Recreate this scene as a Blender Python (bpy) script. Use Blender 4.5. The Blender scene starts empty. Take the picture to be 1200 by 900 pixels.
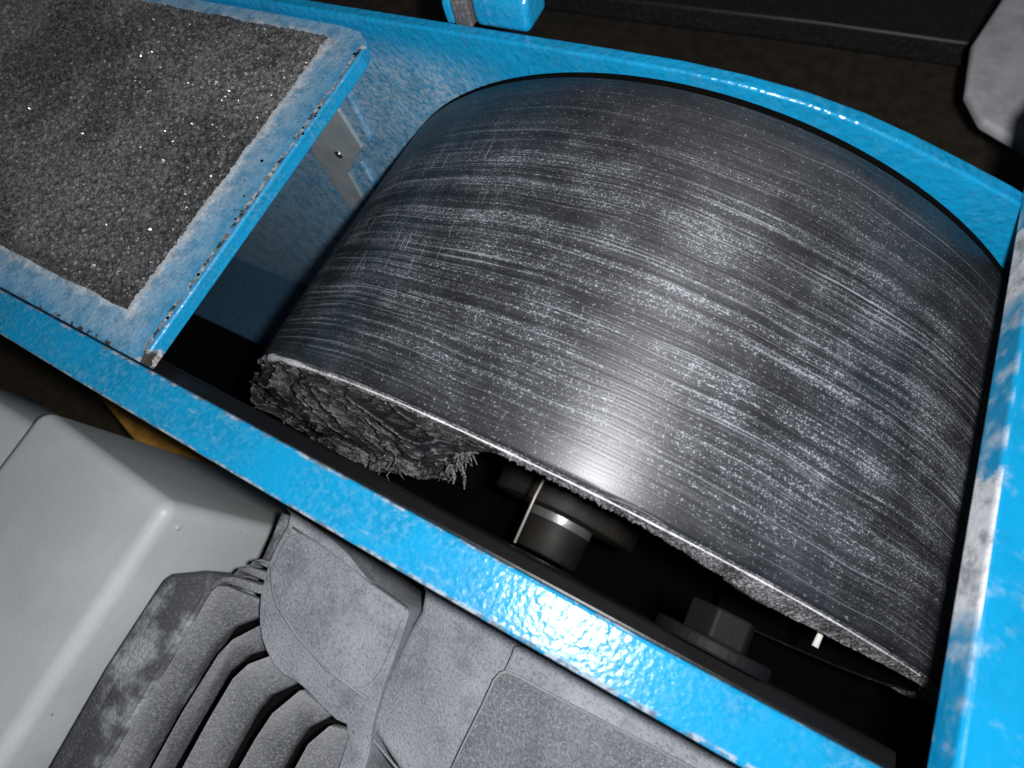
import bpy, bmesh, math, random
from mathutils import Vector, Matrix, noise

# ---------------------------------------------------------------- scene, camera, light
S = 0.1                                   # one model unit = drum radius = 10 cm
sc = bpy.context.scene
COL = sc.collection
random.seed(7)

cam_d = bpy.data.cameras.new("camera")
cam = bpy.data.objects.new("camera", cam_d)
COL.objects.link(cam)
CAMROT = [[0.8676635, -0.3579582, 0.3450014], [0.450201, 0.8601218, -0.2398115], [-0.2109007, 0.3633957, 0.9074494]]
CAMLOC = (0.3224, -0.1154, 1.7958)
cam.matrix_world = Matrix.Translation(Vector(CAMLOC) * S) @ Matrix(CAMROT).to_4x4()
cam_d.sensor_width = 36.0
cam_d.lens = 19.6828
cam_d.clip_start = 0.002
cam_d.clip_end = 50.0
cam_d.dof.use_dof = True
cam_d.dof.focus_distance = 0.112
cam_d.dof.aperture_fstop = 26.0
sc.camera = cam

w = bpy.data.worlds.new("World")
sc.world = w
w.use_nodes = True
bg = w.node_tree.nodes["Background"]
bg.inputs[0].default_value = (0.75, 0.85, 1.0, 1)
bg.inputs[1].default_value = 0.02

# the phone's own flash, a small lamp beside the lens
fl = bpy.data.lights.new("phone_flash", 'POINT')
fl.energy = 1.0
fl.shadow_soft_size = 0.0022
fl.color = (0.99, 0.99, 1.0)
fl.use_nodes = True
nt = fl.node_tree
em = nt.nodes["Emission"]
lf = nt.nodes.new("ShaderNodeLightFalloff")
lf.inputs["Strength"].default_value = 7.6
nt.links.new(lf.outputs["Linear"], em.inputs["Strength"])
flo = bpy.data.objects.new("phone_flash", fl)
flo.location = Vector((0.395, -0.085, 1.80)) * S
COL.objects.link(flo)

sc.view_settings.view_transform = 'Standard'
sc.view_settings.look = 'None'
sc.view_settings.exposure = 0.0
sc.view_settings.gamma = 1.0
sc.view_settings.use_curve_mapping = False

# ---------------------------------------------------------------- node helpers
class N:
    """tiny node graph builder"""
    def __init__(self, name):
        self.m = bpy.data.materials.new(name)
        self.m.use_nodes = True
        self.t = self.m.node_tree
        self.b = self.t.nodes["Principled BSDF"]
        g = self.t.nodes.new("ShaderNodeNewGeometry")
        v = self.t.nodes.new("ShaderNodeVectorMath"); v.operation = 'SCALE'
        v.inputs[3].default_value = 1.0 / S
        self.t.links.new(g.outputs["Position"], v.inputs[0])
        self.geo = g
        self.pos = v.outputs[0]
    def lk(self, a, b):
        if isinstance(a, (int, float)):
            b.default_value = a
        elif isinstance(a, tuple):
            b.default_value = a if len(a) != 3 or b.type != 'RGBA' else (*a, 1)
        else:
            self.t.links.new(a, b)
    def math(self, op, a, b=0.0, c=None, clamp=False):
        n = self.t.nodes.new("ShaderNodeMath"); n.operation = op; n.use_clamp = clamp
        self.lk(a, n.inputs[0]); self.lk(b, n.inputs[1])
        if c is not None: self.lk(c, n.inputs[2])
        return n.outputs[0]
    def sep(self, v):
        n = self.t.nodes.new("ShaderNodeSeparateXYZ"); self.lk(v, n.inputs[0])
        return n.outputs[0], n.outputs[1], n.outputs[2]
    def comb(self, x, y, z):
        n = self.t.nodes.new("ShaderNodeCombineXYZ")
        self.lk(x, n.inputs[0]); self.lk(y, n.inputs[1]); self.lk(z, n.inputs[2])
        return n.outputs[0]
    def noise(self, vec, scale, detail=2.0, rough=0.5, dist=0.0):
        n = self.t.nodes.new("ShaderNodeTexNoise")
        self.lk(vec, n.inputs["Vector"])
        n.inputs["Scale"].default_value = scale
        n.inputs["Detail"].default_value = detail
        n.inputs["Roughness"].default_value = rough
        n.inputs["Distortion"].default_value = dist
        return n.outputs[0]
    def voro(self, vec, scale, feature='F1', out="Distance", smooth=0.6):
        n = self.t.nodes.new("ShaderNodeTexVoronoi"); n.feature = feature
        self.lk(vec, n.inputs["Vector"]); n.inputs["Scale"].default_value = scale
        if feature == 'SMOOTH_F1': n.inputs["Smoothness"].default_value = smooth
        return n.outputs[out]
    def ramp(self, f, lo, hi, a=0.0, b=1.0):
        n = self.t.nodes.new("ShaderNodeMapRange"); n.interpolation_type = 'SMOOTHSTEP'
        self.lk(f, n.inputs[0])
        for i, v in zip((1, 2, 3, 4), (lo, hi, a, b)): self.lk(v, n.inputs[i])
        return n.outputs[0]
    def mix(self, f, a, b):
        n = self.t.nodes.new("ShaderNodeMix"); n.data_type = 'RGBA'
        self.lk(f, n.inputs[0]); self.lk(a, n.inputs[6]); self.lk(b, n.inputs[7])
        return n.outputs[2]
    def fmix(self, f, a, b):
        n = self.t.nodes.new("ShaderNodeMix"); n.data_type = 'FLOAT'
        self.lk(f, n.inputs[0]); self.lk(a, n.inputs[2]); self.lk(b, n.inputs[3])
        return n.outputs[0]
    def mul(self, vec, s):
        n = self.t.nodes.new("ShaderNodeVectorMath"); n.operation = 'MULTIPLY'
        self.lk(vec, n.inputs[0]); n.inputs[1].default_value = s
        return n.outputs[0]
    def bump(self, h, dist, strength=1.0, prev=None):
        n = self.t.nodes.new("ShaderNodeBump")
        n.inputs["Strength"].default_value = strength
        n.inputs["Distance"].default_value = dist * S
        self.lk(h, n.inputs["Height"])
        if prev is not None: self.lk(prev, n.inputs["Normal"])
        return n.outputs[0]
    def out(self, color, rough=0.5, normal=None, metallic=0.0, spec=0.5, coat=0.0):
        b = self.b.inputs
        self.lk(color, b["Base Color"]); self.lk(rough, b["Roughness"]); self.lk(metallic, b["Metallic"])
        self.lk(spec, b["Specular IOR Level"])
        if coat: b["Coat Weight"].default_value = coat; b["Coat Roughness"].default_value = 0.12
        if normal is not None: self.lk(normal, b["Normal"])
        return self.m

# ---------------------------------------------------------------- materials
BLUE = (0.006, 0.275, 0.53)
DUST = (0.58, 0.60, 0.63)

def paint(name, dust=None, extra=None, cell=105.0, amp=0.0007, film=0.34, base=BLUE, rough=0.27):
    n = N(name)
    v = n.voro(n.pos, cell, 'SMOOTH_F1', smooth=0.9)
    a = n.noise(n.pos, cell * 1.3, 1.0)
    big = n.noise(n.pos, 7.0, 4.0, 0.6)
    h = n.math('ADD', n.math('MULTIPLY', v, 1.0), n.math('MULTIPLY', a, 0.9))
    pim = n.ramp(n.noise(n.pos, cell * 0.8, 0.0), 0.50, 0.95)
    nor = n.bump(n.math('ADD', h, n.math('MULTIPLY', pim, 0.5)), amp)
    c = n.mix(n.ramp(big, 0.35, 0.7), base, tuple(x * 0.82 for x in base))
    pits = n.ramp(n.noise(n.pos, cell * 0.9, 3.0, 0.6), 0.42, 0.68)
    f0 = n.math('MULTIPLY', n.math('MULTIPLY', pits, n.ramp(big, 0.3, 0.75)), film)
    c = n.mix(f0, c, (0.22, 0.45, 0.62))
    r = rough
    if dust is not None:
        f = dust(n, a, big)
        dc = n.mix(n.ramp(n.noise(n.pos, 26.0, 4.0, 0.7), 0.42, 0.66), DUST, (0.26, 0.29, 0.31))
        c = n.mix(f, c, dc)
        r = n.fmix(f, rough, 0.85)
    if extra is not None:
        f, col = extra(n, a, big)
        c = n.mix(f, c, col)
        r = n.fmix(f, r, 0.9) if not isinstance(r, float) else n.fmix(f, rough, 0.9)
    return n.out(c, r, nor, spec=0.5)

def platen_dust(n, a, big):
    x, y, z = n.sep(n.pos)
    d = n.math('MAXIMUM', n.math('ADD', x, 0.8235), n.math('MAXIMUM', n.math('SUBTRACT', -0.0616, y), n.math('SUBTRACT', y, 0.7281)))
    nz = n.noise(n.pos, 22.0, 5.0, 0.65)
    d2 = n.math('ADD', d, n.math('MULTIPLY', n.math('SUBTRACT', nz, 0.5), 0.11))
    strong = n.ramp(d2, 0.034, 0.0)
    weak = n.math('MULTIPLY', n.ramp(d2, 0.15, 0.02), 0.46)
    fine = n.ramp(n.noise(n.pos, 190.0, 2.0), 0.25, 0.6, 0.55, 1.0)
    up = n.ramp(n.sep(n.geo.outputs["Normal"])[2], 0.4, 0.8)
    return n.math('MULTIPLY', n.math('MULTIPLY', n.math('MAXIMUM', n.math('MULTIPLY', strong, 0.9), weak), fine), up)
def platen_wear(n, a, big):
    x, y, z = n.sep(n.pos)
    j = n.math('MULTIPLY', n.math('SUBTRACT', n.noise(n.pos, 26.0, 5.0, 0.7), 0.5), 0.05)
    e = n.math('ABSOLUTE', n.math('ADD', n.math('ADD', x, 0.7235), n.math('MULTIPLY', j, 0.6)))
    line = n.ramp(e, 0.0065, 0.003)
    corner = n.math('MULTIPLY', n.ramp(n.math('ADD', y, n.math('MULTIPLY', j, 1.5)), -0.105, -0.12), n.ramp(x, -0.725, -0.712))
    sp = n.math('MULTIPLY', n.ramp(n.noise(n.pos, 60.0, 3.0), 0.66, 0.70), n.math('MULTIPLY', n.ramp(e, 0.03, 0.010), n.ramp(n.sep(n.geo.outputs['Normal'])[2], 0.3, 0.7)))
    f = n.math('MAXIMUM', n.math('MULTIPLY', line, n.ramp(n.noise(n.pos, 25.0, 4.0), 0.36, 0.5)), n.math('MAXIMUM', corner, sp))
    crack = n.math('MULTIPLY', n.ramp(n.math('ABSOLUTE', n.math('SUBTRACT', y, -0.1489 + 0.006)), 0.011, 0.004), n.math('MULTIPLY', n.ramp(n.noise(n.pos, 42.0, 2.0), 0.50, 0.58), n.ramp(x, -1.25, -1.0)))
    f = n.math('MAXIMUM', f, crack)
    col = n.mix(n.math('MAXIMUM', crack, n.ramp(n.noise(n.pos, 33.0, 2.0), 0.52, 0.58)), n.mix(n.ramp(n.noise(n.pos, 90.0, 2.0), 0.4, 0.6), (0.16, 0.15, 0.15), (0.46, 0.45, 0.45)), (0.03, 0.028, 0.026))
    return f, col
def rail_dust(n, a, big):
    x, y, z = n.sep(n.pos)
    nz = n.noise(n.pos, 30.0, 5.0, 0.7)
    left = n.math('MULTIPLY', n.ramp(x, -0.55, -1.3), n.ramp(nz, 0.50, 0.78))
    scuff = n.math('MULTIPLY', n.ramp(n.noise(n.mul(n.pos, (14, 60, 30)), 1.0, 4.0, 0.7), 0.62, 0.74), 0.5)
    return n.math('MULTIPLY', n.math('MAXIMUM', left, scuff), 0.42)
def cover_dust(n, a, big):
    x, y, z = n.sep(n.pos)
    j = n.math('MULTIPLY', n.math('SUBTRACT', n.noise(n.pos, 13.0, 5.0, 0.6), 0.5), 0.16)
    yy = n.math('ADD', y, j)
    side = n.ramp(n.math('ADD', n.math('ABSOLUTE', n.sep(n.geo.outputs["Normal"])[0]), 0.0), 0.3, 0.6)
    p1 = n.math('MULTIPLY', n.ramp(yy, 0.03, 0.075), n.ramp(yy, 0.285, 0.265))
    p2 = n.math('MULTIPLY', n.ramp(yy, 0.52, 0.57), n.ramp(yy, 0.72, 0.70))
    p3 = n.math('MULTIPLY', n.ramp(n.noise(n.pos, 24.0, 4.0), 0.45, 0.7), 0.55)
    blot = n.math('MULTIPLY', n.ramp(n.noise(n.pos, 17.0, 5.0, 0.7), 0.52, 0.7), 0.22)
    return n.math('MAXIMUM', n.math('MULTIPLY', side, n.math('MAXIMUM', n.math('MAXIMUM', p1, p2), p3)), blot)
def wall_dust(n, a, big):
    x, y, z = n.sep(n.pos)
    nz = n.noise(n.pos, 80.0, 4.0, 0.65)
    patch = n.math('MULTIPLY', n.ramp(x, -0.30, -0.62), n.ramp(z, 0.96, 0.82))
    deep = n.ramp(z, 0.2, -0.6, 0.0, 0.0)
    return n.math('ADD', n.math('MULTIPLY', n.math('MULTIPLY', patch, n.ramp(nz, 0.3, 0.62)), 0.55), n.math('MULTIPLY', n.ramp(z, 0.3, -0.5), 0.10))

def rail_wear(n, a, big):
    x, y, z = n.sep(n.pos)
    nz = n.noise(n.pos, 21.0, 5.0, 0.7)
    ein = n.ramp(n.math('ABSOLUTE', n.math('ADD', y, 0.1505)), 0.006, 0.002)
    eout = n.ramp(n.math('ABSOLUTE', n.math('ADD', y, 0.2345)), 0.007, 0.002)
    f = n.math('MULTIPLY', n.math('MAXIMUM', n.math('MULTIPLY', ein, n.ramp(nz, 0.48, 0.58)), n.math('MULTIPLY', eout, n.ramp(nz, 0.42, 0.5))), 0.8)
    return f, n.mix(n.ramp(n.noise(n.pos, 55.0, 2.0), 0.4, 0.6), (0.12, 0.13, 0.14), (0.42, 0.43, 0.44))
M_RAIL = paint("blue_hammered_rail", rail_dust, rail_wear)
M_PLATEN = paint("blue_platen_paint", platen_dust, platen_wear)
M_WALL = paint("blue_guard_paint", wall_dust, cell=70.0, amp=0.0016, film=0.12)
M_COVER = paint("blue_cover_paint", cover_dust, cell=60.0, amp=0.0007, film=0.05, base=(0.004, 0.265, 0.52))
M_LUG = paint("blue_lug_paint", None, cell=80.0, film=0.25)

def simple(name, col, rough=0.5, spec=0.5, metallic=0.0, speck=0.0, sscale=160.0, amp=0.0, bscale=120.0, speckcol=(0.6, 0.6, 0.6), mott=0.25):
    n = N(name)
    a = n.noise(n.pos, sscale, 2.0, 0.6)
    b = n.noise(n.pos, 9.0, 4.0, 0.6)
    c = n.mix(n.ramp(b, 0.3, 0.75), col, tuple(x * (1 - mott) for x in col))
    if speck:
        c = n.mix(n.math('MULTIPLY', n.ramp(a, 0.5, 0.72), speck), c, speckcol)
    nor = n.bump(n.noise(n.pos, bscale, 3.0, 0.6), amp) if amp else None
    return n.out(c, rough, nor, metallic, spec)

M_BLACK = simple("black_lip_paint_and_slot_shade", (0.006, 0.006, 0.0065), 0.4, 0.35, amp=0.0006, bscale=40)  # lip paint; on the motor housing it stands in for slot shade
M_VOID = simple("shade_and_grit_black", (0.003, 0.003, 0.003), 0.95, 0.05)  # near-black standing in for deep shade; the grit uses it too
M_BOLT = simple("black_oxide_steel", (0.005, 0.005, 0.006), 0.65, 0.2, amp=0.0006)
M_STEEL = simple("lit_steel", (0.34, 0.33, 0.32), 0.40, 0.5, 0.75, amp=0.0008, bscale=60)  # bright steel for the shaft end, its light put into the colour
M_DULL = simple('shaded_stained_steel', (0.028, 0.025, 0.022), 0.6, 0.3, 0.3, speck=0.5, sscale=20, speckcol=(0.03, 0.025, 0.02), mott=0.7)  # hub and shaft steel; the shaft's shade is put into this tone
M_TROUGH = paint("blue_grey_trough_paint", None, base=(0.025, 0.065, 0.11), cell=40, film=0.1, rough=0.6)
M_BRACKET = simple("dusty_grey_plate", (0.30, 0.35, 0.38), 0.6, 0.3, speck=0.25)
M_SCREW = simple("bright_screw", (0.8, 0.8, 0.78), 0.25, 0.5, 1.0)
M_LUGDARK = simple("dark_grey_rubber_band", (0.10, 0.10, 0.10), 0.6, 0.4, speck=0.2)
M_FLOOR = simple("brown_workshop_floor", (0.060, 0.046, 0.028), 0.8, 0.2, mott=0.4)
M_CAB = simple("black_cabinet_paint", (0.020, 0.020, 0.021), 0.4, 0.5, speck=0.35, sscale=40, speckcol=(0.07, 0.07, 0.075))
M_TRAY = simple("dirty_brown_tray", (0.065, 0.052, 0.040), 0.5, 0.3, speck=0.5, sscale=0.9, mott=0.5, speckcol=(0.035, 0.032, 0.028))
M_PANEL = simple("grey_painted_panel", (0.42, 0.43, 0.45), 0.55, 0.4, speck=0.25, sscale=30)
M_WOOD = simple("yellow_wood", (0.60, 0.30, 0.05), 0.7, 0.3, mott=0.5, speck=0.3, sscale=30, speckcol=(0.2, 0.1, 0.02))
M_THREAD = simple("pale_thread", (0.75, 0.74, 0.70), 0.9, 0.2)
M_WIRE = simple("grey_wire", (0.35, 0.33, 0.30), 0.5, 0.5, 0.3)

def motor_mat(name, k):
    n = N(name)
    f1 = n.noise(n.pos, 150.0, 2.0, 0.7)
    f2 = n.noise(n.pos, 330.0, 1.0)
    b = n.noise(n.pos, 5.0, 5.0, 0.6)
    c = n.mix(n.ramp(b, 0.3, 0.75), tuple(x * k for x in (0.195, 0.210, 0.240)), tuple(x * k for x in (0.315, 0.333, 0.370)))
    c = n.mix(n.math('MULTIPLY', n.ramp(f1, 0.45, 0.75), 0.4), c, (0.42, 0.42, 0.43))
    c = n.mix(n.math('MULTIPLY', n.ramp(f2, 0.62, 0.78), 0.6), c, (0.6, 0.6, 0.6))
    c = n.mix(n.math('MULTIPLY', n.ramp(f1, 0.48, 0.3), 0.4), c, (0.05, 0.05, 0.052))
    bl = n.noise(n.pos, 11.0, 6.0, 0.72)
    c = n.mix(n.math('MULTIPLY', n.ramp(bl, 0.52, 0.36), 0.38), c, (0.07, 0.072, 0.08))
    c = n.mix(n.math('MULTIPLY', n.ramp(n.noise(n.pos, 33.0, 3.0, 0.6), 0.70, 0.76), 0.5), c, (0.55, 0.57, 0.60))
    c = n.mix(n.ramp(n.geo.outputs['Pointiness'], 0.515, 0.60, 0.0, 0.45), c, (0.50, 0.51, 0.53))
    h = n.math('ADD', f1, n.math('MULTIPLY', f2, 0.6))
    return n.out(c, 0.75, n.bump(h, 0.003), spec=0.3)
M_MOTOR = motor_mat('dusty_grey_cast_metal', 1.14)
M_PANELM = motor_mat('dark_cast_panel', 0.62)
M_FIN = motor_mat('dark_fin_casting', 0.42)
def cover_mat():
    n = N("dusty_black_plate")
    f1 = n.noise(n.pos, 130.0, 2.0, 0.7)
    b = n.noise(n.pos, 5.5, 4.0, 0.6)
    x, y, z = n.sep(n.pos)
    c = n.mix(n.math('MULTIPLY', n.ramp(b, 0.50, 0.68), n.ramp(f1, 0.3, 0.6, 0.5, 1.0)), (0.075, 0.076, 0.082), (0.42, 0.45, 0.48))
    c = n.mix(n.math('MULTIPLY', n.ramp(f1, 0.5, 0.75), 0.3), c, (0.35, 0.36, 0.37))
    return n.out(c, 0.7, n.bump(f1, 0.003), spec=0.35)
M_MCOVER = cover_mat()
M_SEAM = simple('dust_grey_seam', (0.30, 0.31, 0.32), 0.85, 0.2, speck=0.5, sscale=150.0, speckcol=(0.12, 0.12, 0.13))
def box_mat():
    n = N("light_grey_plastic")
    f1 = n.noise(n.pos, 90.0, 2.0)
    b = n.noise(n.pos, 3.2, 5.0, 0.65)
    c = n.mix(n.ramp(b, 0.35, 0.75), (0.475, 0.50, 0.505), (0.555, 0.58, 0.585))
    c = n.mix(n.math('MULTIPLY', n.ramp(f1, 0.62, 0.75), 0.35), c, (0.62, 0.62, 0.62))
    c = n.mix(n.ramp(n.noise(n.pos, 20.0, 2.0), 0.755, 0.78), c, (0.08, 0.07, 0.06))
    return n.out(c, 0.42, n.bump(f1, 0.0006), spec=0.45)
M_BOX = box_mat()

def drum_mat():
    n = N("scuffed_black_drum_rubber")
    uv = n.t.nodes.new("ShaderNodeUVMap"); uv.uv_map = "UVMap"
    u, v, _ = n.sep(uv.outputs[0])               # u = angle (rad), v = along the axis
    st = lambda su, sv, d=3.0, r=0.6: n.noise(n.comb(n.math('MULTIPLY', u, su), n.math('MULTIPLY', v, sv), 0.0), 1.0, d, r)
    wob = n.math('MULTIPLY', n.math('SUBTRACT', n.noise(n.comb(n.math('MULTIPLY', u, 2.2), n.math('MULTIPLY', v, 3.0), 4.0), 1.0, 2.0), 0.5), 0.05)
    v = n.math('ADD', v, wob)
    uvw = n.comb(u, v, 0.0)
    band = n.math('ADD', n.math('MULTIPLY', st(0.45, 20.0, 7.0, 0.78), 0.40), n.math('ADD', n.math('MULTIPLY', st(0.7, 70.0, 4.0, 0.7), 0.32), n.math('MULTIPLY', st(1.4, 190.0, 3.0, 0.7), 0.28)))
    fineln = st(1.6, 260.0, 3.0, 0.65)
    cloud = n.noise(uvw, 7.0, 5.0, 0.7)
    sp1 = n.noise(n.comb(n.math('MULTIPLY', u, 300.0), n.math('MULTIPLY', v, 360.0), 0.0), 1.0, 1.0, 0.6)
    sp2 = n.noise(n.comb(n.math('MULTIPLY', u, 110.0), n.math('MULTIPLY', v, 140.0), 3.0), 1.0, 2.0, 0.7)
    big = n.noise(n.comb(n.math('MULTIPLY', u, 42.0), n.math('MULTIPLY', v, 50.0), 6.0), 1.0, 3.0, 0.7)
    # dust lives mostly on the middle of the face, less towards the wall
    mid = n.math('MULTIPLY', n.ramp(v, 0.72, 0.50, 0.25, 1.0), n.ramp(v, 0.0, 0.16, 0.6, 1.0))
    bnd = n.math('MULTIPLY', n.ramp(n.math('ADD', band, n.math('MULTIPLY', n.math('SUBTRACT', cloud, 0.5), 0.30)), 0.40, 0.66), mid)
    speck = n.ramp(n.math('ADD', n.math('ADD', n.math('MULTIPLY', sp1, 0.60), n.math('MULTIPLY', sp2, 0.40)), n.math('MULTIPLY', bnd, 0.15)), 0.605, 0.69)
    lone = n.math('MAXIMUM', n.ramp(sp2, 0.70, 0.76), n.ramp(big, 0.735, 0.765))
    lines = n.math('MULTIPLY', n.ramp(fineln, 0.56, 0.70), n.ramp(bnd, 0.05, 0.8, 0.05, 0.60))
    thin = n.math('MULTIPLY', n.ramp(st(0.40, 300.0, 1.0, 0.5), 0.69, 0.735), 0.55)
    film = n.math('MULTIPLY', n.math('MULTIPLY', bnd, n.ramp(fineln, 0.3, 0.7)), 0.22)
    # slanted drag scratches on the left shoulder
    a = 0.22
    ur = n.math('ADD', n.math('MULTIPLY', u, math.cos(a)), n.math('MULTIPLY', v, math.sin(a)))
    vr = n.math('SUBTRACT', n.math('MULTIPLY', v, math.cos(a)), n.math('MULTIPLY', u, math.sin(a)))
    scr = n.noise(n.comb(n.math('MULTIPLY', ur, 190.0), n.math('MULTIPLY', vr, 7.0), 8.0), 1.0, 1.0, 0.5)
    reg = n.math('MULTIPLY', n.ramp(u, -0.15, -0.35), n.math('MULTIPLY', n.ramp(v, 0.15, 0.3), n.ramp(v, 0.62, 0.5)))
    scr = n.math('MULTIPLY', n.math('MULTIPLY', n.ramp(scr, 0.67, 0.72), reg), 0.8)
    dust = n.math('MAXIMUM', n.math('MAXIMUM', n.math('MULTIPLY', speck, n.fmix(bnd, 0.42, 0.80)), n.math('MULTIPLY', lone, 0.9)),
                  n.math('MAXIMUM', n.math('MAXIMUM', lines, thin), scr))
    dust = n.math('ADD', n.math('MULTIPLY', dust, 0.72), film, clamp=True)
    base = n.mix(n.ramp(cloud, 0.35, 0.7), (0.014, 0.015, 0.018), (0.028, 0.030, 0.035))
    c = n.mix(dust, base, (0.55, 0.575, 0.63))
    groove = n.t.nodes.new("ShaderNodeTexWave"); groove.wave_type = 'BANDS'; groove.bands_direction = 'Y'
    n.lk(n.comb(u, v, 0.0), groove.inputs["Vector"]); groove.inputs["Scale"].default_value = 52.0
    groove.inputs["Distortion"].default_value = 0.0
    h = n.math('ADD', n.math('ADD', n.math('MULTIPLY', st(1.0, 150.0, 2.0, 0.7), 0.6), n.math('MULTIPLY', sp1, 0.12)), n.math('MULTIPLY', groove.outputs[0], 0.10))
    nor = n.bump(h, 0.0011, 1.0)
    m = n.out(c, n.fmix(dust, 0.46, 0.75), nor, spec=1.0)
    b = n.b.inputs
    b["Anisotropic"].default_value = 0.6
    tg = n.t.nodes.new("ShaderNodeTangent"); tg.direction_type = 'UV_MAP'; tg.uv_map = "UVMap"
    n.t.links.new(tg.outputs[0], b["Tangent"])
    b["Anisotropic Rotation"].default_value = 0.25
    return m
M_DRUM = drum_mat()

def fuzz_mat(name, dark, light, lo, hi, sc_=120.0):
    n = N(name)
    a = n.noise(n.pos, sc_, 3.0, 0.75)
    b = n.noise(n.pos, 18.0, 4.0, 0.65)
    f = n.ramp(n.math('ADD', n.math('MULTIPLY', a, 0.65), n.math('MULTIPLY', b, 0.35)), lo, hi)
    return n.out(n.mix(f, dark, light), 0.85, n.bump(a, 0.006), spec=0.25)
M_EDGE = fuzz_mat("fuzzy_dusty_rubber_edge", (0.035, 0.035, 0.037), (0.42, 0.42, 0.43), 0.42, 0.66, 210.0)
M_LIP = fuzz_mat("whitened_rubber_lip", (0.30, 0.30, 0.315), (0.62, 0.62, 0.635), 0.32, 0.55, 60.0)
def torn_mat():
    n = N("torn_fibrous_rubber")
    big = n.noise(n.pos, 7.0, 4.0, 0.6, 0.6)
    fib = n.noise(n.mul(n.pos, (60, 150, 60)), 1.0, 3.0, 0.7)
    fine = n.noise(n.pos, 220.0, 2.0, 0.7)
    f = n.math('MULTIPLY', n.ramp(big, 0.42, 0.70), n.ramp(n.math('ADD', n.math('MULTIPLY', fib, 0.5), n.math('MULTIPLY', fine, 0.5)), 0.38, 0.62))
    pt = n.ramp(n.geo.outputs['Pointiness'], 0.52, 0.60, 0.0, 0.5)
    f = n.math('MAXIMUM', n.math('MULTIPLY', f, 0.42), n.math('MULTIPLY', pt, n.ramp(fine, 0.35, 0.6)))
    c = n.mix(f, (0.011, 0.011, 0.012), (0.33, 0.33, 0.33))
    return n.out(c, n.fmix(f, 0.42, 0.85), n.bump(n.math('ADD', fib, n.math('MULTIPLY', fine, 0.8)), 0.006), spec=0.35)
M_TORN = torn_mat()

def pad_mat():
    n = N("glittery_graphite_cloth")
    w_ = n.t.nodes.new("ShaderNodeTexWhiteNoise"); w_.noise_dimensions = '3D'
    q = n.t.nodes.new("ShaderNodeVectorMath"); q.operation = 'SNAP'
    n.lk(n.pos, q.inputs[0]); q.inputs[1].default_value = (0.0035, 0.0035, 1.0)
    n.lk(q.outputs[0], w_.inputs["Vector"])
    big = n.noise(n.pos, 3.0, 4.0, 0.6)
    f = n.noise(n.pos, 75.0, 3.0, 0.7)
    c = n.mix(n.ramp(f, 0.35, 0.65), (0.020, 0.020, 0.021), (0.096, 0.097, 0.099))
    c = n.mix(n.math('MULTIPLY', n.ramp(big, 0.42, 0.62), n.ramp(f, 0.35, 0.6, 0.15, 0.5)), c, (0.20, 0.20, 0.20))
    x, y, z = n.sep(n.pos)
    c = n.mix(n.math('MULTIPLY', n.ramp(n.math('SUBTRACT', y, n.math('MULTIPLY', n.noise(n.pos, 30.0, 4.0), 0.06)), -0.035, -0.085), 0.5), c, (0.035, 0.030, 0.026))
    shiny = n.ramp(w_.outputs[0], 0.86, 0.93)
    c = n.mix(shiny, c, (0.45, 0.45, 0.45))
    return n.out(c, n.fmix(shiny, 0.5, 0.24), None, n.math('MULTIPLY', shiny, 0.9), 0.6)
M_PAD = pad_mat()

# ---------------------------------------------------------------- mesh helpers (model units in, metres out)
def link(name, bm, m, parent=None, smooth=False):
    """one object; its origin sits at the middle of its own shape"""
    if not bm.verts: raise ValueError(name)
    lo = [min(v.co[i] for v in bm.verts) for i in range(3)]
    hi = [max(v.co[i] for v in bm.verts) for i in range(3)]
    c = Vector([(a + b) / 2 for a, b in zip(lo, hi)])
    for v in bm.verts: v.co = (v.co - c) * S
    me = bpy.data.meshes.new(name)
    bm.normal_update()
    bm.to_mesh(me); bm.free()
    me.materials.append(m)
    if smooth:
        me.shade_smooth() if hasattr(me, "shade_smooth") else [setattr(p, 'use_smooth', True) for p in me.polygons]
    o = bpy.data.objects.new(name, me)
    COL.objects.link(o)
    w0 = c * S
    if parent is not None:
        o.parent = parent
        w0 = w0 - WORLD[parent.name]
    o.location = w0
    WORLD[o.name] = c * S
    return o
WORLD = {}
def thing(name, label, cat, loc, group=None):
    o = bpy.data.objects.new(name, None); COL.objects.link(o)
    o.location = Vector(loc) * S; WORLD[o.name] = Vector(loc) * S
    o.empty_display_size = 0.02
    o['label'] = label; o['category'] = cat
    if group: o['group'] = group
    return o
def struct(o, kind='structure'):
    o['kind'] = kind; return o
def bevel(bm, r, seg=2, ang=0.5, sel=None):
    bm.normal_update()
    ed = [e for e in bm.edges if len(e.link_faces) == 2 and e.calc_face_angle(0) > ang and (sel is None or sel(e))]
    if ed and r > 0:
        bmesh.ops.bevel(bm, geom=ed, offset=r, segments=seg, profile=0.5, affect='EDGES', clamp_overlap=True)
def loop_slab(pts, off, r=0.0, seg=2, sel=None):
    """closed outline of 3D points, thickened along the vector off"""
    bm = bmesh.new(); off = Vector(off)
    a = [bm.verts.new(p) for p in pts]
    b = [bm.verts.new(Vector(p) + off) for p in pts]
    n = len(pts)
    bm.faces.new(a); bm.faces.new(list(reversed(b)))
    for i in range(n): bm.faces.new((a[(i + 1) % n], a[i], b[i], b[(i + 1) % n]))
    bmesh.ops.recalc_face_normals(bm, faces=bm.faces)
    bevel(bm, r, seg, 0.5, sel)
    return bm
def smooth_loop(pts, it=1, keep=()):
    """corner cutting, so that a traced outline runs in curves"""
    P = [Vector(p) for p in pts]
    for _ in range(it):
        Q = []
        for i in range(len(P)):
            a, b = P[i], P[(i + 1) % len(P)]
            Q += [a.lerp(b, .25), a.lerp(b, .75)]
        P = Q
    return P
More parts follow.
